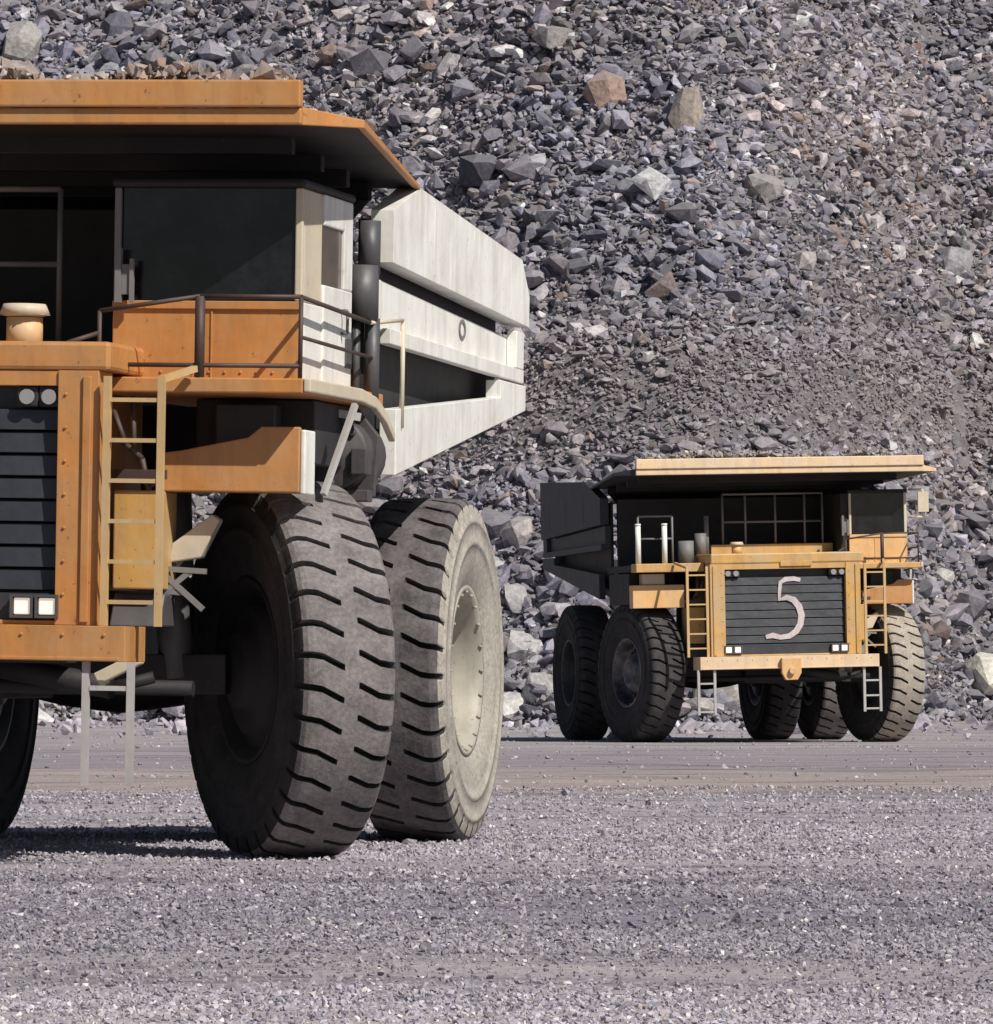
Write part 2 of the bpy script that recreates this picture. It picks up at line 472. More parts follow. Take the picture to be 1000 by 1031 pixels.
    mb = MB()
    mb.box(-1.24, 1.24, -1.66, -1.6, 1.762, 3.448)
    z = 1.98
    while z < 3.30:
        mb.prism([(-1.80, z), (-1.78, z + .145), (-1.74, z + .155), (-1.66, z + .155), (-1.66, z - .005)], 'x', -1.22, 1.22)
        z += .165
    mb.box(-1.205, 1.205, -1.85, -1.661, 1.762, 1.955)
    part('radiator_shutter', mb, M['shutter'], bevel=.004)
    if opt['number']:
        # the hand-painted 5 on the shutters: a brush stroke as a ribbon
        pts = [(.33, 3.22, .06), (.20, 3.25, .07), (.02, 3.24, .075), (-.08, 3.18, .06), (-.10, 3.02, .055), (-.11, 2.84, .06),
               (.04, 2.88, .085), (.18, 2.83, .10), (.29, 2.70, .105), (.34, 2.52, .105), (.31, 2.34, .10), (.22, 2.20, .095), (.08, 2.11, .085), (-.10, 2.09, .075), (-.26, 2.13, .085), (-.40, 2.10, .06)]
        mb = MB()
        L, Rr = [], []
        for i, (x, z, w) in enumerate(pts):
            a = pts[max(i - 1, 0)]; b = pts[min(i + 1, len(pts) - 1)]
            dx, dz = b[0] - a[0], b[1] - a[1]; d = math.hypot(dx, dz) or 1
            nx, nz = -dz / d, dx / d
            L.append((x + nx * w * .64, z + nz * w * .64)); Rr.append((x - nx * w * .64, z - nz * w * .64))
        vs, fs = [], []
        for y in (-1.814, -1.803):
            for i in range(len(pts)):
                vs += [(L[i][0], y, L[i][1]), (Rr[i][0], y, Rr[i][1])]
        n = len(pts) * 2
        for i in range(len(pts) - 1):
            a = 2 * i
            fs += [(a, a + 1, a + 3, a + 2), (n + a, n + a + 2, n + a + 3, n + a + 1), (a, a + 2, n + a + 2, n + a), (a + 1, n + a + 1, n + a + 3, a + 3)]
        fs += [(0, n, n + 1, 1), (n - 2, n - 1, 2 * n - 1, 2 * n - 2)]
        mb.add(vs, fs)
        part('painted_number', mb, M['chalk'], bevel=0, lbl='chalky white numeral 5 on the dark shutters')
    # --- headlights
    for sx in (-1, 1):
        for dx in (1.00, 1.185):
            mb = MB()
            mb.box(sx * dx - .085, sx * dx + .085, -1.90, -1.851, 1.775, 1.945)
            h = part('headlight', mb, M['dark'])
            mb = MB(); mb.box(sx * dx - .06, sx * dx + .06, -1.918, -1.901, 1.80, 1.92)
            part('lens', mb, M['lamp_lit'], h, bevel=.02)
            mb = MB()
            for u0, u1, w0, w1 in ((-.085, -.066, 1.775, 1.945), (.066, .085, 1.775, 1.945), (-.065, .065, 1.926, 1.945), (-.065, .065, 1.775, 1.794)):
                mb.box(sx * dx + u0, sx * dx + u1, -1.935, -1.901, w0, w1)
            part('bezel', mb, M['steel'], h, bevel=0)
        for dx in (1.00, 1.165):
            mb = MB()
            mb.box(sx * dx - .08, sx * dx + .08, -1.85, -1.662, 3.30, 3.447)
            h = part('upper_lamp', mb, M['dark'])
            mb = MB(); mb.tube((sx * dx, -1.88, 3.37), (sx * dx, -1.85, 3.37), .055, 14)
            part('lens', mb, M['lamp'], h, bevel=0)
    mb = MB()
    mb.box(-1.52, 1.62, -1.90, .4, 3.562, 3.77)
    mb.box(-1.3, 1.3, -1.45, .4, 2.0, 3.56)
    hood = part('hood', mb, opt['frame'], bevel=.03)
    if opt['plate']:
        mb = MB(); mb.box(-1.12, 1.40, -.35, -.28, 3.772, 3.97)
        mb.box(-.1, .55, -1.92, -1.905, 3.50, 3.60)
        part('hood_plate', mb, M['yellow'])
    # engine mass behind the shutters
    mb = MB(); mb.box(-1.15, 1.15, -1.4, 1.6, 1.45, 1.995); part('engine_guard', mb, M['dark'])
    # --- deck
    mb = MB()
    mb.box(1.38, 2.93, -1.40, 1.40, 3.43, 3.54)
    part('deck', mb, M['orange'] if not opt['plate'] else M['yellow'])
    mb = MB()
    mb.box(-2.92, -1.53, -1.40, -.95, 3.43, 3.60)
    part('deck', mb, M['yellow'])
    mb = MB(); mb.box(-2.86, -1.53, -.948, 1.40, 3.44, 3.58); part('deck', mb, M['shade_black'])  # rear deck coloured black for the shade on its side
    mb = MB(); mb.box(-1.50, 1.36, .45, 1.40, 3.43, 3.55); part('deck', mb, M['dark'])
    # deck edge that curls down behind the front wheel
    mb = MB()
    prof = [(-1.40, 3.54), (.4, 3.54), (.9, 3.50), (1.3, 3.40), (1.6, 3.25), (1.6, 3.18), (1.3, 3.31), (.9, 3.41), (.4, 3.44), (-1.40, 3.44)]
    mb.prism(prof, 'x', 2.935, 2.99)
    part('deck_edge', mb, M['cream'])
    # --- fender boxes over the front wheels
    mb = MB()
    mb.prism([(1.80, 2.72), (2.84, 2.72), (2.84, 3.20), (2.55, 3.20), (2.45, 3.12), (1.95, 3.02), (1.80, 3.0)], 'y', -1.06, -1.0)
    mb.box(1.80, 2.84, -1.0, -.75, 2.72, 2.76)
    f = part('fender', mb, M['orange'])
    mb = MB(); mb.box(2.842, 2.88, -1.05, -.72, 2.71, 3.18); part('fender_side', mb, M['white'], f)
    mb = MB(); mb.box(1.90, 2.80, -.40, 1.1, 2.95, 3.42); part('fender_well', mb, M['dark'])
    mb = MB(); mb.box(2.1, 2.55, -.62, -.41, 3.05, 3.38); part('battery_box', mb, M['shutter'])
    mb = MB()
    mb.box(-2.92, -1.86, -1.06, -.75, 2.72, 3.18)
    f = part('fender', mb, M['pale_orange'] if opt['plate'] else M['orange'])
    mb = MB(); mb.box(-2.7, -2.25, -1.0, -.7, 3.19, 3.40); part('battery_box', mb, M['cream'])
    mb = MB(); mb.box(-2.9, -1.95, -.65, 1.1, 2.80, 3.42); part('fender_well', mb, M['shade_black'])
    # yellow side tank behind the ladder
    for sx in (-1, 1):
        mb = MB(); mb.box(min(sx * 1.50, sx * 1.84), max(sx * 1.50, sx * 1.84), -1.25, -.7, 2.0, 2.72)
        part('side_tank', mb, M['yellow'])
        mb = MB()
        mb.pipe([(sx * 1.50, -1.3, 3.3), (sx * 1.60, -1.32, 3.05), (sx * 1.72, -1.3, 2.95), (sx * 1.76, -1.2, 2.66)], .022)
        mb.pipe([(sx * 1.62, -1.2, 3.40), (sx * 1.66, -1.3, 3.0), (sx * 1.80, -1.25, 2.75)], .02)
        mb.box(min(sx * 1.5, sx * 1.9), max(sx * 1.5, sx * 1.9), -1.32, -1.26, 2.80, 2.87)
        part('hose', mb, M['brown'], bevel=0)
        mb = MB(); mb.prism([(-1.25, 1.73), (-.8, 1.73), (-.8, 1.97), (-1.1, 1.97)], 'x', sx * 1.48, sx * 1.86)
        part('step_box', mb, M['steel'])
    # --- cab
    cbx = 1.60 if opt['plate'] else 1.38
    mb = MB()
    mb.box(cbx, 2.80, -.90, -.84, 3.542, 4.10)
    mb.box(cbx, 2.80, -.925, -.901, 4.06, 4.12)
    
    mb.box(2.12, 2.135, -.912, -.901, 3.55, 4.055)
    for k in range(9):
        mb.tube((1.75 + k * .12, -.912, 3.60), (1.75 + k * .12, -.899, 3.60), .012, 6)
    cab = part('cab', mb, M['orange'] if not opt['plate'] else M['pale_orange'])
    mb = MB()
    mb.box(cbx, 1.44, -.84, .8, 3.542, 4.95)
    mb.box(cbx + 0.060, 2.80, .74, .8, 3.542, 4.95)
    part('cab_wall', mb, M['shade_black'], cab)
    mb = MB(); mb.box(cbx, cbx + .05, -.90, -.842, 4.122, 4.95); part('window_post', mb, M['rail'] if opt['dusty'] else M['cream'], cab)
    mb = MB(); mb.box(cbx + -0.020, 2.82, -.92, .84, 4.952, 5.02); part('cab_roof', mb, M['shade_black'], cab, .03)  # roof coloured black in place of the canopy's shadow
    mb = MB(); mb.box(cbx + 0.0605, 2.74, -.87, -.85, 4.122, 4.95); part('windshield', mb, M['glass'], cab, .004)
    mb = MB()
    mb.box(2.742, 2.80, -.90, -.84, 4.122, 4.95)
    mb.box(2.742, 2.80, -.839, -.25, 4.122, 4.95)
    part('cab_pillar', mb, M['cream'], cab)
    mb = MB()
    mb.box(2.76, 2.82, -.248, .73, 3.545, 4.28)
    mb.box(2.76, 2.80, -.839, -.25, 3.545, 4.12)
    mb.box(2.76, 2.82, .45, .73, 4.281, 4.95)
    mb.box(2.76, 2.82, -.248, .449, 4.72, 4.95)
    door = part('cab_door', mb, M['white'], cab)
    mb = MB(); mb.box(2.775, 2.795, -.246, .448, 4.282, 4.718); part('side_window', mb, M['brown_glass'], cab, .004)
    mb = MB(); mb.pipe([(2.825, .35, 3.95), (2.87, .35, 3.95), (2.87, .35, 4.12), (2.825, .35, 4.12)], .012); part('door_handle', mb, M['steel'], cab, 0)
    mb = MB(); mb.box(2.821, 2.84, .50, .66, 3.70, 3.92); part('door_plate', mb, M['steel'], cab, 0)
    # --- railings along the deck
    mb = MB()
    r = .017
    for x in (1.40, 2.15, 2.90):
        mb.tube((x, -1.36, 3.54), (x, -1.36, 4.13 if x > 1.6 else 4.02), r if x != 2.15 else .038, 8)
    mb.pipe([(1.40, -1.36, 4.02), (2.15, -1.36, 4.13), (2.90, -1.36, 4.13)], r)
    mb.pipe([(1.40, -1.36, 3.63), (2.90, -1.36, 3.63)], r)
    mb.pipe([(2.90, -1.36, 4.13), (2.92, 1.0, 4.06)], .018)
    mb.pipe([(2.90, -1.36, 3.84), (2.92, 1.0, 3.80)], .015)
    mb.pipe([(1.40, -1.36, 3.86), (1.20, -1.50, 3.78)], r)
    part('handrail', mb, M['brown'], bevel=0)
    mb = MB()
    mb.box(1.42, 1.465, -1.02, -.96, 4.10, 4.50); mb.box(1.53, 1.56, -1.02, -.98, 4.10, 4.42)
    mb.box(1.466, 1.529, -1.0, -.97, 4.16, 4.38)
    part('mirror', mb, M['rail'], bevel=0)
    if opt['plate']:
        mb = MB(); mb.box(3.0, 3.22, -1.05, -1.0, 4.55, 4.95); mb.pipe([(2.84, -.9, 4.45), (3.11, -1.0, 4.45), (3.11, -1.02, 5.0), (2.84, -.9, 5.0)], .022); part('side_mirror', mb, M['cream'], bevel=0)
    # guard frame across the hood
    mb = MB()
    gx = (-.85, -.38, .24, .85, 1.22) if opt['plate'] else (-1.1, -.4, .25, .80)
    for x in gx:
        mb.tube((x, -.25, 3.77), (x, -.25, 4.98), .023, 8)
    for z in (4.98, 4.42):
        mb.tube((gx[0], -.25, z), (gx[-1], -.25, z), .023, 8)
    part('guard_rail', mb, M['rail'] if not opt['plate'] else M['rail'], bevel=0)
    # deck rail on the far side with two white posts
    mb = MB()
    mb.pipe([(-2.75, -.9, 3.6), (-2.75, -.9, 4.55), (-2.05, -.9, 4.55), (-2.05, -.9, 3.6)], .022)
    mb.pipe([(-2.75, -.9, 4.1), (-2.05, -.9, 4.1)], .02)
    part('handrail', mb, M['rail'], bevel=0)
    for x in (-2.80, -2.26):
        mb = MB(); mb.tube((x, -1.1, 3.6), (x, -1.1, 4.36), .055, 12); mb.tube((x, -1.1, 4.36), (x, -1.1, 4.40), .062, 12)
        part('white_post', mb, M['white'], bevel=0)
    mb = MB()
    mb.tube((-1.75, -.8, 3.6), (-1.75, -.8, 4.05), .16, 14); mb.tube((-1.40, -.6, 3.77), (-1.40, -.6, 4.20), .12, 12)
    mb.tube((-1.25, -.5, 3.77), (-1.25, -.5, 4.55), .05, 10)
    part('intake_pipe', mb, M['rail'], bevel=0)
    # mushroom cap of the air intake on the hood
    cx = .70 if not opt['plate'] else -.72
    k = 1.0 if not opt['plate'] else .75
    mb = MB()
    mb.tube((cx, -.85, 3.77), (cx, -.85, 3.77 + .22 * k), .135 * k, 18)
    ip = part('air_intake', mb, M['pale_orange'], bevel=0)
    mb = MB()
    mb.tube((cx, -.85, 3.77 + .24 * k), (cx, -.85, 3.77 + .32 * k), .19 * k, 20, .16 * k)
    mb.tube((cx, -.85, 3.77 + .22 * k), (cx, -.85, 3.77 + .24 * k), .08 * k, 12, .19 * k)
    part('cap', mb, M['cream'], ip, 0)
    # --- exhaust stack behind the cab and tank under the deck
    mb = MB()
    mb.tube((2.88, 1.05, 4.44), (2.88, 1.05, 4.84), .085, 14)
    mb.tube((2.83, 1.03, 4.08), (2.83, 1.03, 4.50), .13, 16)
    mb.tube((2.80, .98, 3.45), (2.80, .98, 4.10), .035, 10)
    mb.tube((2.91, 1.05, 3.45), (2.91, 1.05, 4.10), .06, 10)
    part('exhaust_stack', mb, M['steel'], bevel=0)
    mb = MB(); mb.tube((2.97, 1.9, 3.30), (2.97, 1.9, 4.13), .02, 8); mb.tube((2.93, .9, 4.06), (2.97, 1.9, 4.13), .015, 8); part('grab_pole', mb, M['cream'], bevel=0)
    mb = MB()
    mb.lathe_x([(.001, 0), (.16, 0), (.18, .02), (.27, .02), (.30, .05), (.30, 1.0), (.001, 1.0)], 24)
    mb.v = [(2.72 + y * .92, .55 + x * .7, 3.06 + z * .92) for x, y, z in mb.v]
    for i in range(8):
        a = i * math.pi / 4
        mb.tube((2.72 + .22 * math.cos(a), .53, 3.06 + .22 * math.sin(a)), (2.72 + .22 * math.cos(a), .58, 3.06 + .22 * math.sin(a)), .03, 6)
    mb.box(2.46, 3.0, .6, .75, 2.70, 2.79)
    mb.prism([(2.42, 2.74), (3.0, 2.74), (3.03, 3.2), (2.85, 3.42), (2.55, 3.30)], 'y', .80, .86)
    mb.box(2.6, 2.9, .45, .54, 3.28, 3.36); mb.box(2.88, 3.0, .5, .7, 2.9, 3.1)
    part('air_tank', mb, M['tank'], bevel=.01)
    mb = MB(); mb.bar((2.92, -.60, 2.72), (3.06, -.2, 3.40), .04, .04); part('brace', mb, M['galv'], bevel=0); mb = MB(); mb.bar((2.70, .42, 3.37), (2.95, .5, 3.33), .06, .06); part('tank_strap', mb, M['galv'], bevel=0)
    # --- ladders
    for sx in (-1, 1):
        mb = MB()
        for x in (1.62, 2.02):
            mb.bar((sx * x, -1.95, 1.727), (sx * x, -1.95, 3.52), .05, .05)
        for i in range(6):
            t = (i + .6) / 6.2
            mb.bar((sx * 1.645, -1.95, 1.725 + 1.8 * t), (sx * 1.995, -1.95, 1.725 + 1.8 * t), .035, .03)
        mb.bar((sx * 2.02, -1.95, 3.50), (sx * 2.14, -1.45, 3.60), .045, .045)
        part('ladder', mb, M['ochre'], bevel=0)
        mb = MB()
        for x in (1.53, 1.86):
            mb.bar((sx * x, -2.08, .58), (sx * x, -2.08, 1.468), .05, .05)
        for z in ((.64, .90, 1.2) if opt['plate'] else (1.28,)):
            mb.bar((sx * 1.56, -2.08, z), (sx * 1.83, -2.08, z), .04, .035)
        part('hanging_step', mb, M['galv'], bevel=0)
    # --- dump body
    mb = MB()
    # floor and sloping front wall
    mb.prism([(1.5, 2.85), (1.5, 4.95), (2.4, 5.18), (2.4, 5.10), (1.62, 4.85), (1.62, 3.1), (7.0, 3.80), (7.0, 3.60)], 'x', -2.6, 2.6)
    body = part('dump_body', mb, M['dark'], bevel=.01)
    for sx in (-1, 1):
        def px(a, b): return (min(sx * a, sx * b), max(sx * a, sx * b))
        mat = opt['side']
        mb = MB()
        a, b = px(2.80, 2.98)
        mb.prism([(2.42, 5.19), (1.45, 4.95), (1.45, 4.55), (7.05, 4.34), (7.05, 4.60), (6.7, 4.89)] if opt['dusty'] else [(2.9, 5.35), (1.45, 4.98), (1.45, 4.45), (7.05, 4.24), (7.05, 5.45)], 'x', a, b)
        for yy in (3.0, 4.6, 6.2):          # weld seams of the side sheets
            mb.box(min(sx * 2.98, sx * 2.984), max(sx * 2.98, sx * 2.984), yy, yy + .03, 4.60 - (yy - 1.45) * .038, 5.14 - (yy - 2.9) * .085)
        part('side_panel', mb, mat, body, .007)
        mb = MB()
        a, b = px(2.75, 2.87)
        mb.prism([(1.5, 4.42), (1.5, 3.96), (6.95, 3.90), (6.95, 4.22)], 'x', a, b)
        a, b = px(2.873, 2.96)
        mb.prism([(1.5, 4.05), (1.5, 3.93), (6.95, 3.86), (6.95, 3.97)], 'x', a, b)
        for y in (6.62,):
            a, b = px(2.873, 2.96); mb.prism([(y, 4.29), (y, 3.98), (y + .32, 3.975), (y + .32, 4.28)], 'x', a, b)
        part('side_beam', mb, mat, body, .007)
        mb = MB()
        a, b = px(2.84, 2.97)
        mb.prism([(1.7, 3.44), (1.7, 2.93), (7.0, 3.63), (7.0, 3.84), (5.9, 3.845), (5.9, 3.70)], 'x', a, b)
        part('lower_panel', mb, mat, body, .007)
        mb = MB()
        a, b = px(2.66, 2.72)
        mb.prism([(1.65, 4.9), (1.65, 3.1), (6.9, 3.7), (6.9, 4.7)], 'x', a, b)
        part('inner_shade_sheet', mb, M['dark'], body, 0)  # dark-coloured sheet supplies the shadow in the gaps between the side panels
    if opt['dusty']:
        mb = MB()
        n = 20; vs = []; fs = []
        for i in range(n):
            a2 = 2 * math.pi * i / n
            for rr in (.085, .055):
                for x in (2.872, 2.879):
                    vs.append((x, 4.7 + rr * math.cos(a2) * 1.6, 4.20 + rr * math.sin(a2)))
        for i in range(n):
            j = (i + 1) % n
            fs += [(4 * i + 1, 4 * i + 3, 4 * j + 3, 4 * j + 1), (4 * i, 4 * j, 4 * j + 2, 4 * i + 2), (4 * i, 4 * i + 1, 4 * j + 1, 4 * j), (4 * i + 2, 4 * j + 2, 4 * j + 3, 4 * i + 3)]
        mb.add(vs, fs)
        part('round_marking', mb, M['rail'], body, 0, 'small grey ring marked on the white side')
    # canopy: roof sheet, ribs, upright front lip and rims
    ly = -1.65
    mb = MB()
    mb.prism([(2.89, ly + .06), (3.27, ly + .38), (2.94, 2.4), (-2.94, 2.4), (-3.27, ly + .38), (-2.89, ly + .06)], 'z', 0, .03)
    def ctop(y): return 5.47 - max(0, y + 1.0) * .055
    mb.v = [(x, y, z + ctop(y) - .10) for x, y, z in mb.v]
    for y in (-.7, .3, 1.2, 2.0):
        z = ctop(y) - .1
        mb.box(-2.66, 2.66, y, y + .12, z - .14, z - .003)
    can = part('canopy', mb, M['shade_black'], body, .008)  # underside and ribs coloured black as painted shade
    mb = MB()
    mb.prism([(-2.95, 5.35), (2.95, 5.35), (2.95, 5.47), (-2.95, 5.47)], 'y', ly - .03, ly + .03)
    mb.prism([(-2.95, 5.473), (2.95, 5.473), (2.95, 5.67), (-2.95, 5.67)], 'y', ly - .07, ly + .03)
    part('canopy_lip', mb, opt['lip'], can, .015)
    for sx in (-1, 1):
        mb = MB()
        vs = []
        for x, y, z0, z1 in ((2.952, ly + .02, 5.35, 5.48), (3.33, ly + .36, 5.355, 5.415), (2.985, 2.4, 5.17, 5.205)):
            for t in (0, .05):
                for z in (z0, z1):
                    vs.append((sx * (x - t), y, z))
        fs = []
        for i in (0, 4):
            fs += [(i, i + 1, i + 5, i + 4), (i + 2, i + 6, i + 7, i + 3), (i, i + 4, i + 6, i + 2), (i + 1, i + 3, i + 7, i + 5)]
        fs += [(0, 2, 3, 1), (8, 9, 11, 10)]
        mb.add(vs, fs)
        part('canopy_rim', mb, M['body_steel_rim_shade'] if opt['plate'] and sx < 0 else opt['lip'], can, .008)  # far truck's right rim coloured dark because that side is shaded
    return root, tl

near, tl1 = haul_truck(-42, 50.0, -11, 32.5, -1.0,
    'nearest orange haul truck with white body side, cut off by the left edge',
    dict(dusty=True, number=False, plate=False, bumper=M['orange'], frame=M['orange'], side=M['white'], lip=M['orange']))
far, tl2 = haul_truck(769, 134.0, 12, 11, 1.2,
    'farther yellow haul truck with a white 5 on its radiator, below the rock slope',
    dict(dusty=False, number=True, plate=True, bumper=M['bleached'], frame=M['yellow'], side=M['body_steel_rim_shade'], lip=M['bleached']))

# ------------------------------------------------------------------ numpy noise
_ph = rng.uniform(0, 6.283, (6, 8)); _dr = rng.uniform(0, 6.283, (6, 8))
def nz(x, y, lam, k=0):
    s = 0
    for i in range(8):
        f = 2 * math.pi / lam * (0.6 + 0.11 * i)
        s = s + np.sin(f * (x * math.cos(_dr[k, i]) + y * math.sin(_dr[k, i])) + _ph[k, i])
    return s / 4.0

# ------------------------------------------------------------------ ground
def gz(x, y):
    near_w = np.clip((60 - np.abs(y - 52)) / 60, 0, 1)
    base = .018 * nz(x, y, 5.0, 0) + .03 * nz(x * .3, y, 9.0, 1)
    # keep it level where the wheels stand
    flat = np.clip((np.abs(y - 52) - 4.5) / 4, 0, 1) * np.clip((np.abs(y - 137) - 6) / 5, 0, 1)
    return base * flat - .012

def grid_mesh(name, xs, ys, zf, mat):
    X, Y = np.meshgrid(xs, ys)
    Z = zf(X, Y)
    nx, ny = len(xs), len(ys)
    co = np.stack([X.ravel(), Y.ravel(), Z.ravel()], 1).astype(np.float32)
    i = (np.arange(ny - 1)[:, None] * nx + np.arange(nx - 1)[None]).ravel()
    q = np.stack([i, i + 1, i + 1 + nx, i + nx], 1).astype(np.int32)
    me = bpy.data.meshes.new(name)
    me.vertices.add(len(co)); me.vertices.foreach_set('co', co.ravel())
    me.loops.add(q.size); me.loops.foreach_set('vertex_index', q.ravel())
    me.polygons.add(len(q)); me.polygons.foreach_set('loop_start', np.arange(0, q.size, 4, dtype=np.int32))
    me.polygons.foreach_set('use_smooth', np.ones(len(q), dtype=bool))
    me.update(calc_edges=True); me.validate()
    me.materials.append(mat)
    return me

xs = np.concatenate([-np.geomspace(400, 22, 14), np.arange(-21.5, 21.6, .35), np.geomspace(22, 400, 14)])
ys = np.concatenate([np.linspace(-80, 18, 12), np.arange(20, 90, .3), np.arange(90, 262, .8), np.geomspace(264, 700, 10)])
g = link('ground', grid_mesh('ground', xs, ys, gz, M['ground'])); g['kind'] = 'structure'

# ------------------------------------------------------------------ rock slope
def toe(x):
    p = x / 190 * F_PX + 500
    return np.interp(p, [-600, 0, 250, 500, 600, 700, 800, 900, 1000, 1600], [194, 192, 188, 181, 178.5, 177.5, 179.5, 186, 193, 196])
TAN = .76
def hz(x, y):
    d = y - toe(x)
    z = TAN * np.where(d > 0, d, 0) - .8 * np.exp(-np.abs(d) / 3) * 0
    soft = np.where(d < 0, -.4, z)
    env = np.clip(d / 4, 0, 1)
    b = .20 * nz(x, y, 16, 2) + .28 * nz(x, y, 6, 3) + .16 * nz(x, y, 2.3, 4)
    ledge = .9 * np.exp(-((z - 9.5 - .5 * nz(x, y, 20, 5)) / 1.2) ** 2)     # an old cut line across the face
    return soft + env * (b + ledge)
xs = np.concatenate([-np.geomspace(160, 31, 12), np.arange(-30, 30.1, .5), np.geomspace(31, 160, 12)])
ys = np.concatenate([np.arange(160, 262, .5), np.geomspace(263, 330, 16)])
hm = grid_mesh('hillside', xs, ys, hz, M['slope'])
hill = link('hillside', hm); hill['kind'] = 'structure'

# ------------------------------------------------------------------ rocks
def hull_variants(n, pts, flat=0.75, seed=0):
    out = []
    rd = random.Random(seed)
    for k in range(n):
        bm = bmesh.new()
        sx, sy, sz = rd.uniform(.75, 1.25), rd.uniform(.75, 1.25), rd.uniform(.55, 1.0) * flat / .75
        for i in range(pts):
            v = Vector((rd.gauss(0, 1), rd.gauss(0, 1), rd.gauss(0, 1))).normalized()
            # push the points towards a few planes so that the blocks break along flat faces
            m = max(abs(v.x), abs(v.y), abs(v.z)); v = v * (1 - .55) + v / m * .55
            v *= rd.uniform(.8, 1.05)
            bm.verts.new((v.x * sx * .5, v.y * sy * .5, v.z * sz * .5))
        r = bmesh.ops.convex_hull(bm, input=bm.verts)
        bmesh.ops.delete(bm, geom=list({g for g in r['geom_interior'] if isinstance(g, bmesh.types.BMVert)}), context='VERTS')
        bmesh.ops.triangulate(bm, faces=bm.faces[:])
        bm.verts.index_update()
        co = np.array([v.co[:] for v in bm.verts]); fc = np.array([[v.index for v in f.verts] for f in bm.faces])
        out.append((co, fc)); bm.free()
    return out

def rot_mats(n, tilt=3.2):
    a = rng.uniform(0, 2 * math.pi, n); b = rng.uniform(-tilt, tilt, n); c = rng.uniform(-tilt, tilt, n)
    def rz(a):
        m = np.zeros((n, 3, 3)); m[:, 0, 0] = np.cos(a); m[:, 0, 1] = -np.sin(a); m[:, 1, 0] = np.sin(a); m[:, 1, 1] = np.cos(a); m[:, 2, 2] = 1; return m
    def rx(a):
        m = np.zeros((n, 3, 3)); m[:, 1, 1] = np.cos(a); m[:, 1, 2] = -np.sin(a); m[:, 2, 1] = np.sin(a); m[:, 2, 2] = np.cos(a); m[:, 0, 0] = 1; return m
    return rz(a) @ rx(b) @ rz(c)

def scatter(name, pos, size, tint, variants, mat, tilt=3.2, stretch=None):
    n = len(pos); which = rng.integers(0, len(variants), n); Rm = rot_mats(n, tilt)
    V, Fc, T = [], [], []; off = 0
    for k, (co, fc) in enumerate(variants):
        idx = np.where(which == k)[0]
        if not len(idx): continue
        c = co[None] * size[idx][:, None, None]
        if stretch is not None: c = c * stretch[idx][:, None, :]
        c = np.einsum('nij,nvj->nvi', Rm[idx], c) + pos[idx][:, None, :]
        m, nv = len(idx), len(co)
        V.append(c.reshape(-1, 3))
        Fc.append((fc[None] + (np.arange(m) * nv)[:, None, None]).reshape(-1, 3) + off)
        T.append(np.repeat(tint[idx], nv, 0)); off += m * nv
    V = np.concatenate(V).astype(np.float32); Fc = np.concatenate(Fc).astype(np.int32); T = np.concatenate(T)
    me = bpy.data.meshes.new(name)
    me.vertices.add(len(V)); me.vertices.foreach_set('co', V.ravel())
    me.loops.add(Fc.size); me.loops.foreach_set('vertex_index', Fc.ravel())
    me.polygons.add(len(Fc)); me.polygons.foreach_set('loop_start', np.arange(0, Fc.size, 3, dtype=np.int32))
    me.polygons.foreach_set('use_smooth', np.zeros(len(Fc), dtype=bool))
    me.update(calc_edges=True)
    at = me.attributes.new('tint', 'FLOAT_COLOR', 'POINT')
    at.data.foreach_set('color', np.concatenate([T, np.ones((len(T), 1))], 1).astype(np.float32).ravel())
    me.materials.append(mat)
    return me

def tints(n, field=None):
    """natural mineral colours, one per stone"""
    pal = np.array([[.29, .275, .30], [.235, .228, .265], [.31, .28, .28], [.14, .138, .165], [.38, .345, .325], [.27, .27, .27], [.62, .60, .59], [.34, .26, .225]])
    w = np.array([.28, .19, .17, .13, .09, .08, .055, .035]); w /= w.sum()
    t = pal[rng.choice(len(pal), n, p=w)]
    t = t * np.exp(rng.normal(-.10, .36, n))[:, None] * np.array([.99, .99, 1.03])[None]
    if field is not None: t = t * field
    return np.clip(t, .02, .75)

rock_var = hull_variants(28, 16, .75, 5)
chip_var = hull_variants(24, 10, .75, 15)
grav_var = hull_variants(14, 9, .75, 9)

def hill_positions(n, xw=21.0, zmax=30.0, grow=1.0):
    x = rng.uniform(-xw, xw, n); d = rng.uniform(-1.0, zmax / TAN, n)
    y = toe(x) + d
    return x, y, d
def zone(x, d):
    f = .5 + .28 * nz(x, d, 15, 0) + .15 * nz(x, d, 5, 1)
    warm = np.clip(f, 0, 1)
    return (.96 + .15 * nz(x, d, 11, 2) + .13 * nz(x, d, 4, 5))[:, None] * (np.array([.90, .94, 1.06])[None] * (1 - warm[:, None]) + np.array([1.08, 1.0, .94])[None] * warm[:, None])

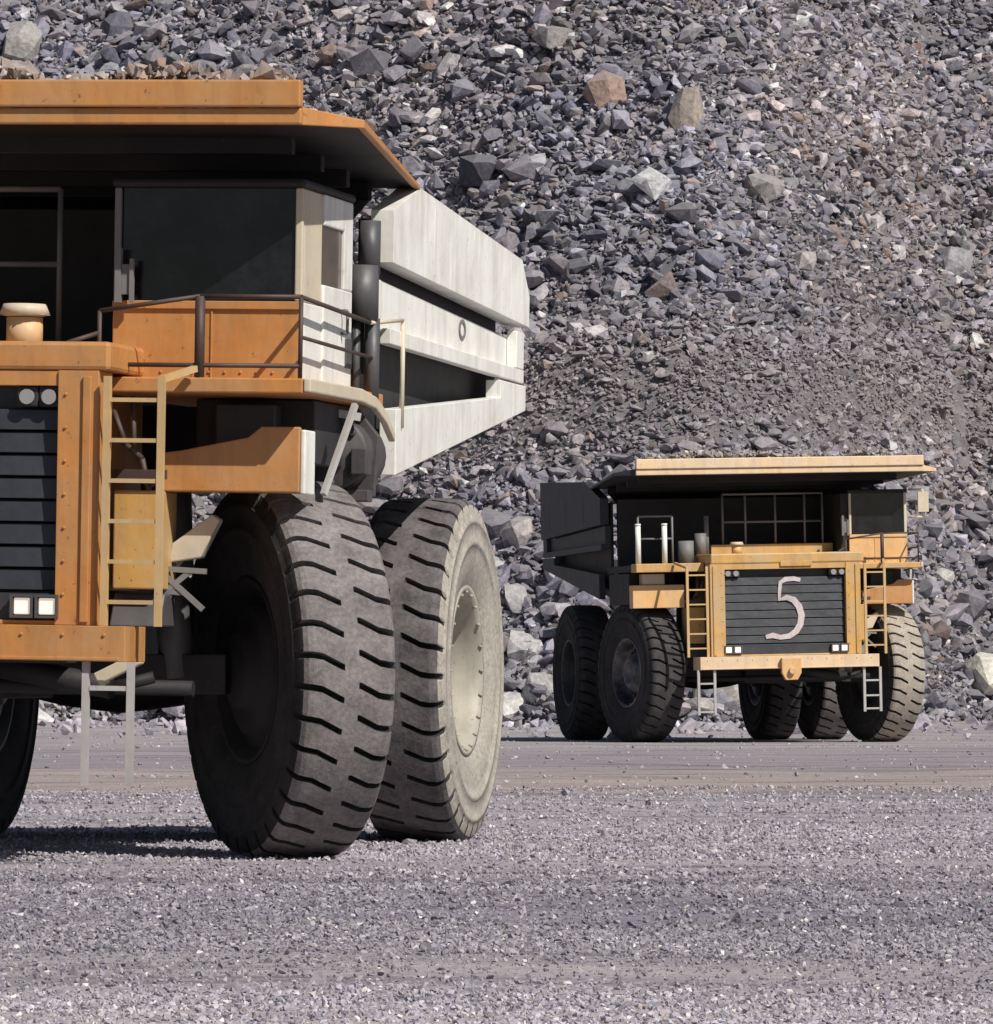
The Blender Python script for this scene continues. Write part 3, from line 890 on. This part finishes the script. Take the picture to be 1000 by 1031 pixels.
V_, S_, T_, ST_ = [], [], [], []
for n, s0, s1 in ((125000, .11, .27), (27000, .25, .52), (3300, .48, .9), (300, .85, 1.4), (-60000, .11, .26)):
    x, y, d = hill_positions(abs(n))
    if n < 0:       # extra fines packed into the belt
        kp = np.exp(-((hz(x, y) - 9.6) / 3.0) ** 2) > rng.uniform(0, 1, len(x)); x, y, d = x[kp], y[kp], d[kp]
    n = len(x)
    if s0 > .4:      # the big blocks rolled to the foot and lie thick on the left of the face
        keep = rng.uniform(0, 1, n) < np.clip(.35 + .5 * (x < 2) + .5 * (d < 9) - .3 * (x > 8) * (d > 14), 0, 1)
        x, y, d = x[keep], y[keep], d[keep]
    zb = hz(x, y)                       # a compacted, finer belt runs across the middle of the face
    belt = np.exp(-((zb - 9.6 - .8 * nz(x, y, 14, 5)) / 2.1) ** 2)
    if s0 > .2:
        keep = rng.uniform(0, 1, len(x)) > belt * (.45 if s0 < .4 else .9)
        x, y, d, belt = x[keep], y[keep], d[keep], belt[keep]
    m = len(x)
    s = rng.uniform(s0, s1, m) * (1 - .25 * belt)
    z = hz(x, y) + s * rng.uniform(-.05, .55, m)
    st = np.stack([rng.uniform(.7, 1.6, m), rng.uniform(.7, 1.2, m), rng.uniform(.5, 1.0, m)], 1)
    B_ = V_ if s0 > .2 else S_
    tt = tints(m, zone(x, d)); fines = np.array([.285, .24, .24])
    tt = tt * (1 - .55 * belt)[:, None] + fines[None] * (.55 * belt)[:, None]
    B_.append((np.stack([x, y, z], 1), s, tt, st))
def cat(L): return [np.concatenate(a) for a in zip(*L)]
for nm, L, var, lb in (('rubble', V_, rock_var, 'loose grey and tan broken rock covering the slope'), ('rubble_chips', S_, chip_var, 'small broken chips between the larger rocks of the slope')):
    P_, Q_, C_, K_ = cat(L)
    me = scatter(nm, P_, Q_, C_, var, M['rock'], 1.2, K_)
    rub = link(nm, me); rub['kind'] = 'stuff'; rub['label'] = lb; rub['category'] = 'rubble'

# single boulders that stand out in the photograph, each an object of its own
def on_hill(px, py):
    for Y in np.arange(150, 275, .1):
        x = (px - 500) / F_PX * Y; z = (HOR - py) / F_PX * Y + CAM_H
        if hz(np.array(x), np.array(Y)) > z or z <= 0.0: return x, Y, z
    return x, Y, z
BOULD = [  # px, py, width px, height px, tint, label
    (607, 92, 46, 36, (.34, .24, .20), 'pinkish brown slab high on the slope, left of the tan block'),
    (690, 118, 44, 46, (.36, .31, .27), 'square tan block near the top of the slope'),
    (25, 48, 52, 62, (.40, .38, .36), 'pale grey block above the near truck canopy at the left edge'),
    (994, 678, 60, 50, (.72, .69, .60), 'cream white boulder on the ground at the right edge'),
    (805, 263, 34, 28, (.40, .37, .36), 'rounded pale grey boulder midway up the slope above the far truck'),
    (880, 226, 40, 26, (.50, .48, .48), 'whitish flat boulder high on the right of the slope'),
    (903, 255, 24, 22, (.62, .60, .60), 'small bright white stone below the whitish flat boulder'),
    (947, 580, 36, 14, (.60, .58, .55), 'thin white slanting slab right of the far truck'),
    (528, 655, 46, 34, (.58, .56, .54), 'pale angular boulder between the near wheel and the far truck'),
    (520, 602, 40, 32, (.46, .44, .44), 'grey angular boulder stacked above the pale one between the trucks'),
    (545, 694, 50, 36, (.50, .49, .48), 'broad pale boulder at the slope foot left of the far truck tyre'),
    (522, 540, 30, 52, (.42, .38, .37), 'tall leaning slab beside the far truck dump body'),
    (515, 712, 36, 26, (.66, .64, .62), 'low white boulder at the slope foot behind the dusty wheel'),
    (560, 40, 44, 34, (.30, .28, .28), 'grey block near the top edge of the slope'),
    (640, 195, 40, 30, (.20, .20, .245), 'dark bluish boulder midway up the slope below the tan block'),
    (770, 190, 42, 26, (.36, .34, .33), 'pale flat slab right of the tan block'),
    (715, 262, 36, 30, (.19, .19, .24), 'dark slate boulder above the far truck canopy'),
    (450, 70, 40, 34, (.38, .36, .37), 'light grey block above the near truck canopy corner'),
    (960, 265, 40, 30, (.34, .33, .35), 'grey blue boulder at the right end of the slope'),
    (735, 703, 42, 30, (.48, .45, .42), 'pale stone seen beneath the far truck'),
    (705, 712, 34, 26, (.40, .38, .36), 'grey stone left of the pale one beneath the far truck'),
]
big_var = hull_variants(len(BOULD), 34, .85, 21)
for i, (px, py, w, h, t, lb) in enumerate(BOULD):
    x, y, z = on_hill(px, py)
    k = y / F_PX
    sc = np.array([[w * k * .95, max(w, h) * k * .8, h * k * 1.2]])
    me = scatter('boulder', np.array([[0., 0., 0.]]), np.array([1.0]), np.array([t]), [big_var[i]], M['rock'], .25, sc)
    b = link('boulder', me); b.location = (x, y - (1.2 if i == 3 else .25), max(z, h * k * .45))
    b['label'] = lb; b['category'] = 'boulder'; b['group'] = 'large boulders on the rock slope'

# gravel over the haul ground
V_, S_, T_ = [], [], []
def strew(n, y0, y1, s0, s1, pw=1.0, band=True):
    y = y0 + (y1 - y0) * rng.uniform(0, 1, n) ** pw
    x = rng.uniform(-1, 1, n) * (y * .088 + .8)
    if band:
        b = nz(x * .16, y, 7.0, 3) + .5 * nz(x * .5, y, 3.0, 4)
        keep = rng.uniform(-.9, 1.0, n) < b + .42
        x, y = x[keep], y[keep]
    m = len(x)
    s = s0 + (s1 - s0) * rng.uniform(0, 1, m) ** 2.2
    V_.append(np.stack([x, y, gz(x, y) + s * rng.uniform(.0, .25, m)], 1)); S_.append(s)
    t = tints(m) * .55 + np.array([.305, .284, .307])[None] * .62 * (1 + .12 * rng.normal(0, 1, m))[:, None]
    stk = nz(x * .09, y, 2.4, 2) + .6 * nz(x * .05, y, 6.0, 0)
    blt = np.interp(y, [26, 30, 33, 39, 43, 60], [1.16, 1.10, .78, .80, .94, 1.06])     # the belts of the ground run through its stones too
    t = t * (blt * (1.05 + .22 * np.clip(stk, -1.3, 1)))[:, None] * np.array([.94, .93, .965])[None]
    br = (rng.uniform(0, 1, m) < .025) & (s < .06)
    t[br] = np.array([.68, .66, .64])
    T_.append(np.clip(t, .03, .75))
strew(70000, 24, 36, .012, .042)
strew(60000, 32, 58, .018, .05)
strew(22000, 50, 80, .025, .065)
strew(3000, 78, 160, .03, .09)
strew(90, 25, 75, .06, .12, 1, False)
strew(700, 140, 185, .12, .5, .6, False)
me = scatter('gravel', np.concatenate(V_), np.concatenate(S_), np.concatenate(T_), grav_var, M['gravel'], 1.0)
gr = link('gravel', me); gr['kind'] = 'stuff'; gr['label'] = 'grey crushed stone strewn over the haul ground'; gr['category'] = 'gravel'

# dirt and stones left lying on the two canopies
def spill(root, tl, label, n, brown):
    x = rng.uniform(-2.75, 2.75, n); y = rng.uniform(-1.58, -1.0, n)
    s = rng.uniform(.05, .15, n) * (1 + .9 * (rng.uniform(0, 1, n) < .06))
    z = 5.55 + rng.uniform(.0, .20, n) + .05 * nz(x, y, 1.3, 0)
    co = np.stack([x - (z - 1.4) * tl, y, z + x * tl], 1)
    mt = np.array(root.rotation_euler.to_matrix()); co = co @ mt.T + np.array(root.location)
    t = tints(n) * .6 + np.array(brown) * .5
    me = scatter('spilled_dirt', co, s, np.clip(t, .03, .7), grav_var, M['gravel'])
    o = link('spilled_dirt', me); o['kind'] = 'stuff'; o['label'] = label; o['category'] = 'dirt'
bpy.context.view_layer.update()
spill(near, tl1, 'brown dirt and stones lying on the near truck canopy', 1600, (.34, .22, .13))
spill(far, tl2, 'tan dirt lying on the far truck canopy', 1500, (.30, .24, .17))

# ------------------------------------------------------------------ light, sky, camera
EL, AZ = 44.0, 40.0
S = Vector((math.sin(R(AZ)) * math.cos(R(EL)), -math.cos(R(AZ)) * math.cos(R(EL)), math.sin(R(EL))))
sd = bpy.data.lights.new('sun', 'SUN'); sd.energy = 4.8; sd.angle = R(.5); sd.color = (1.0, .95, .87)
so = bpy.data.objects.new('sun', sd); col.objects.link(so)
so.rotation_euler = S.to_track_quat('Z', 'Y').to_euler(); so.location = (30, 0, 60)
w = bpy.data.worlds.new('World'); scene.world = w; w.use_nodes = True
nt = w.node_tree
sky = nt.nodes.new('ShaderNodeTexSky'); sky.sky_type = 'NISHITA'; sky.sun_disc = False
sky.sun_elevation = R(EL); sky.sun_rotation = R(180 - AZ)
nt.links.new(sky.outputs[0], nt.nodes['Background'].inputs[0])
nt.nodes['Background'].inputs[1].default_value = 0.05

cd = bpy.data.cameras.new('camera'); cam = bpy.data.objects.new('camera', cd); col.objects.link(cam)
cam.location = (0, 0, CAM_H); cam.rotation_euler = (R(90), 0, 0)
cd.sensor_fit = 'HORIZONTAL'; cd.sensor_width = 36.0; cd.lens = 36.0 * F_PX / 1000.0
cd.shift_x = 0.0; cd.shift_y = (HOR - 515.5) / 1000.0
cd.clip_start = 0.5; cd.clip_end = 2000
scene.camera = cam
vs_ = scene.view_settings
vs_.view_transform = 'Standard'; vs_.look = 'None'; vs_.exposure = 0.0; vs_.gamma = 1.0; vs_.use_curve_mapping = False
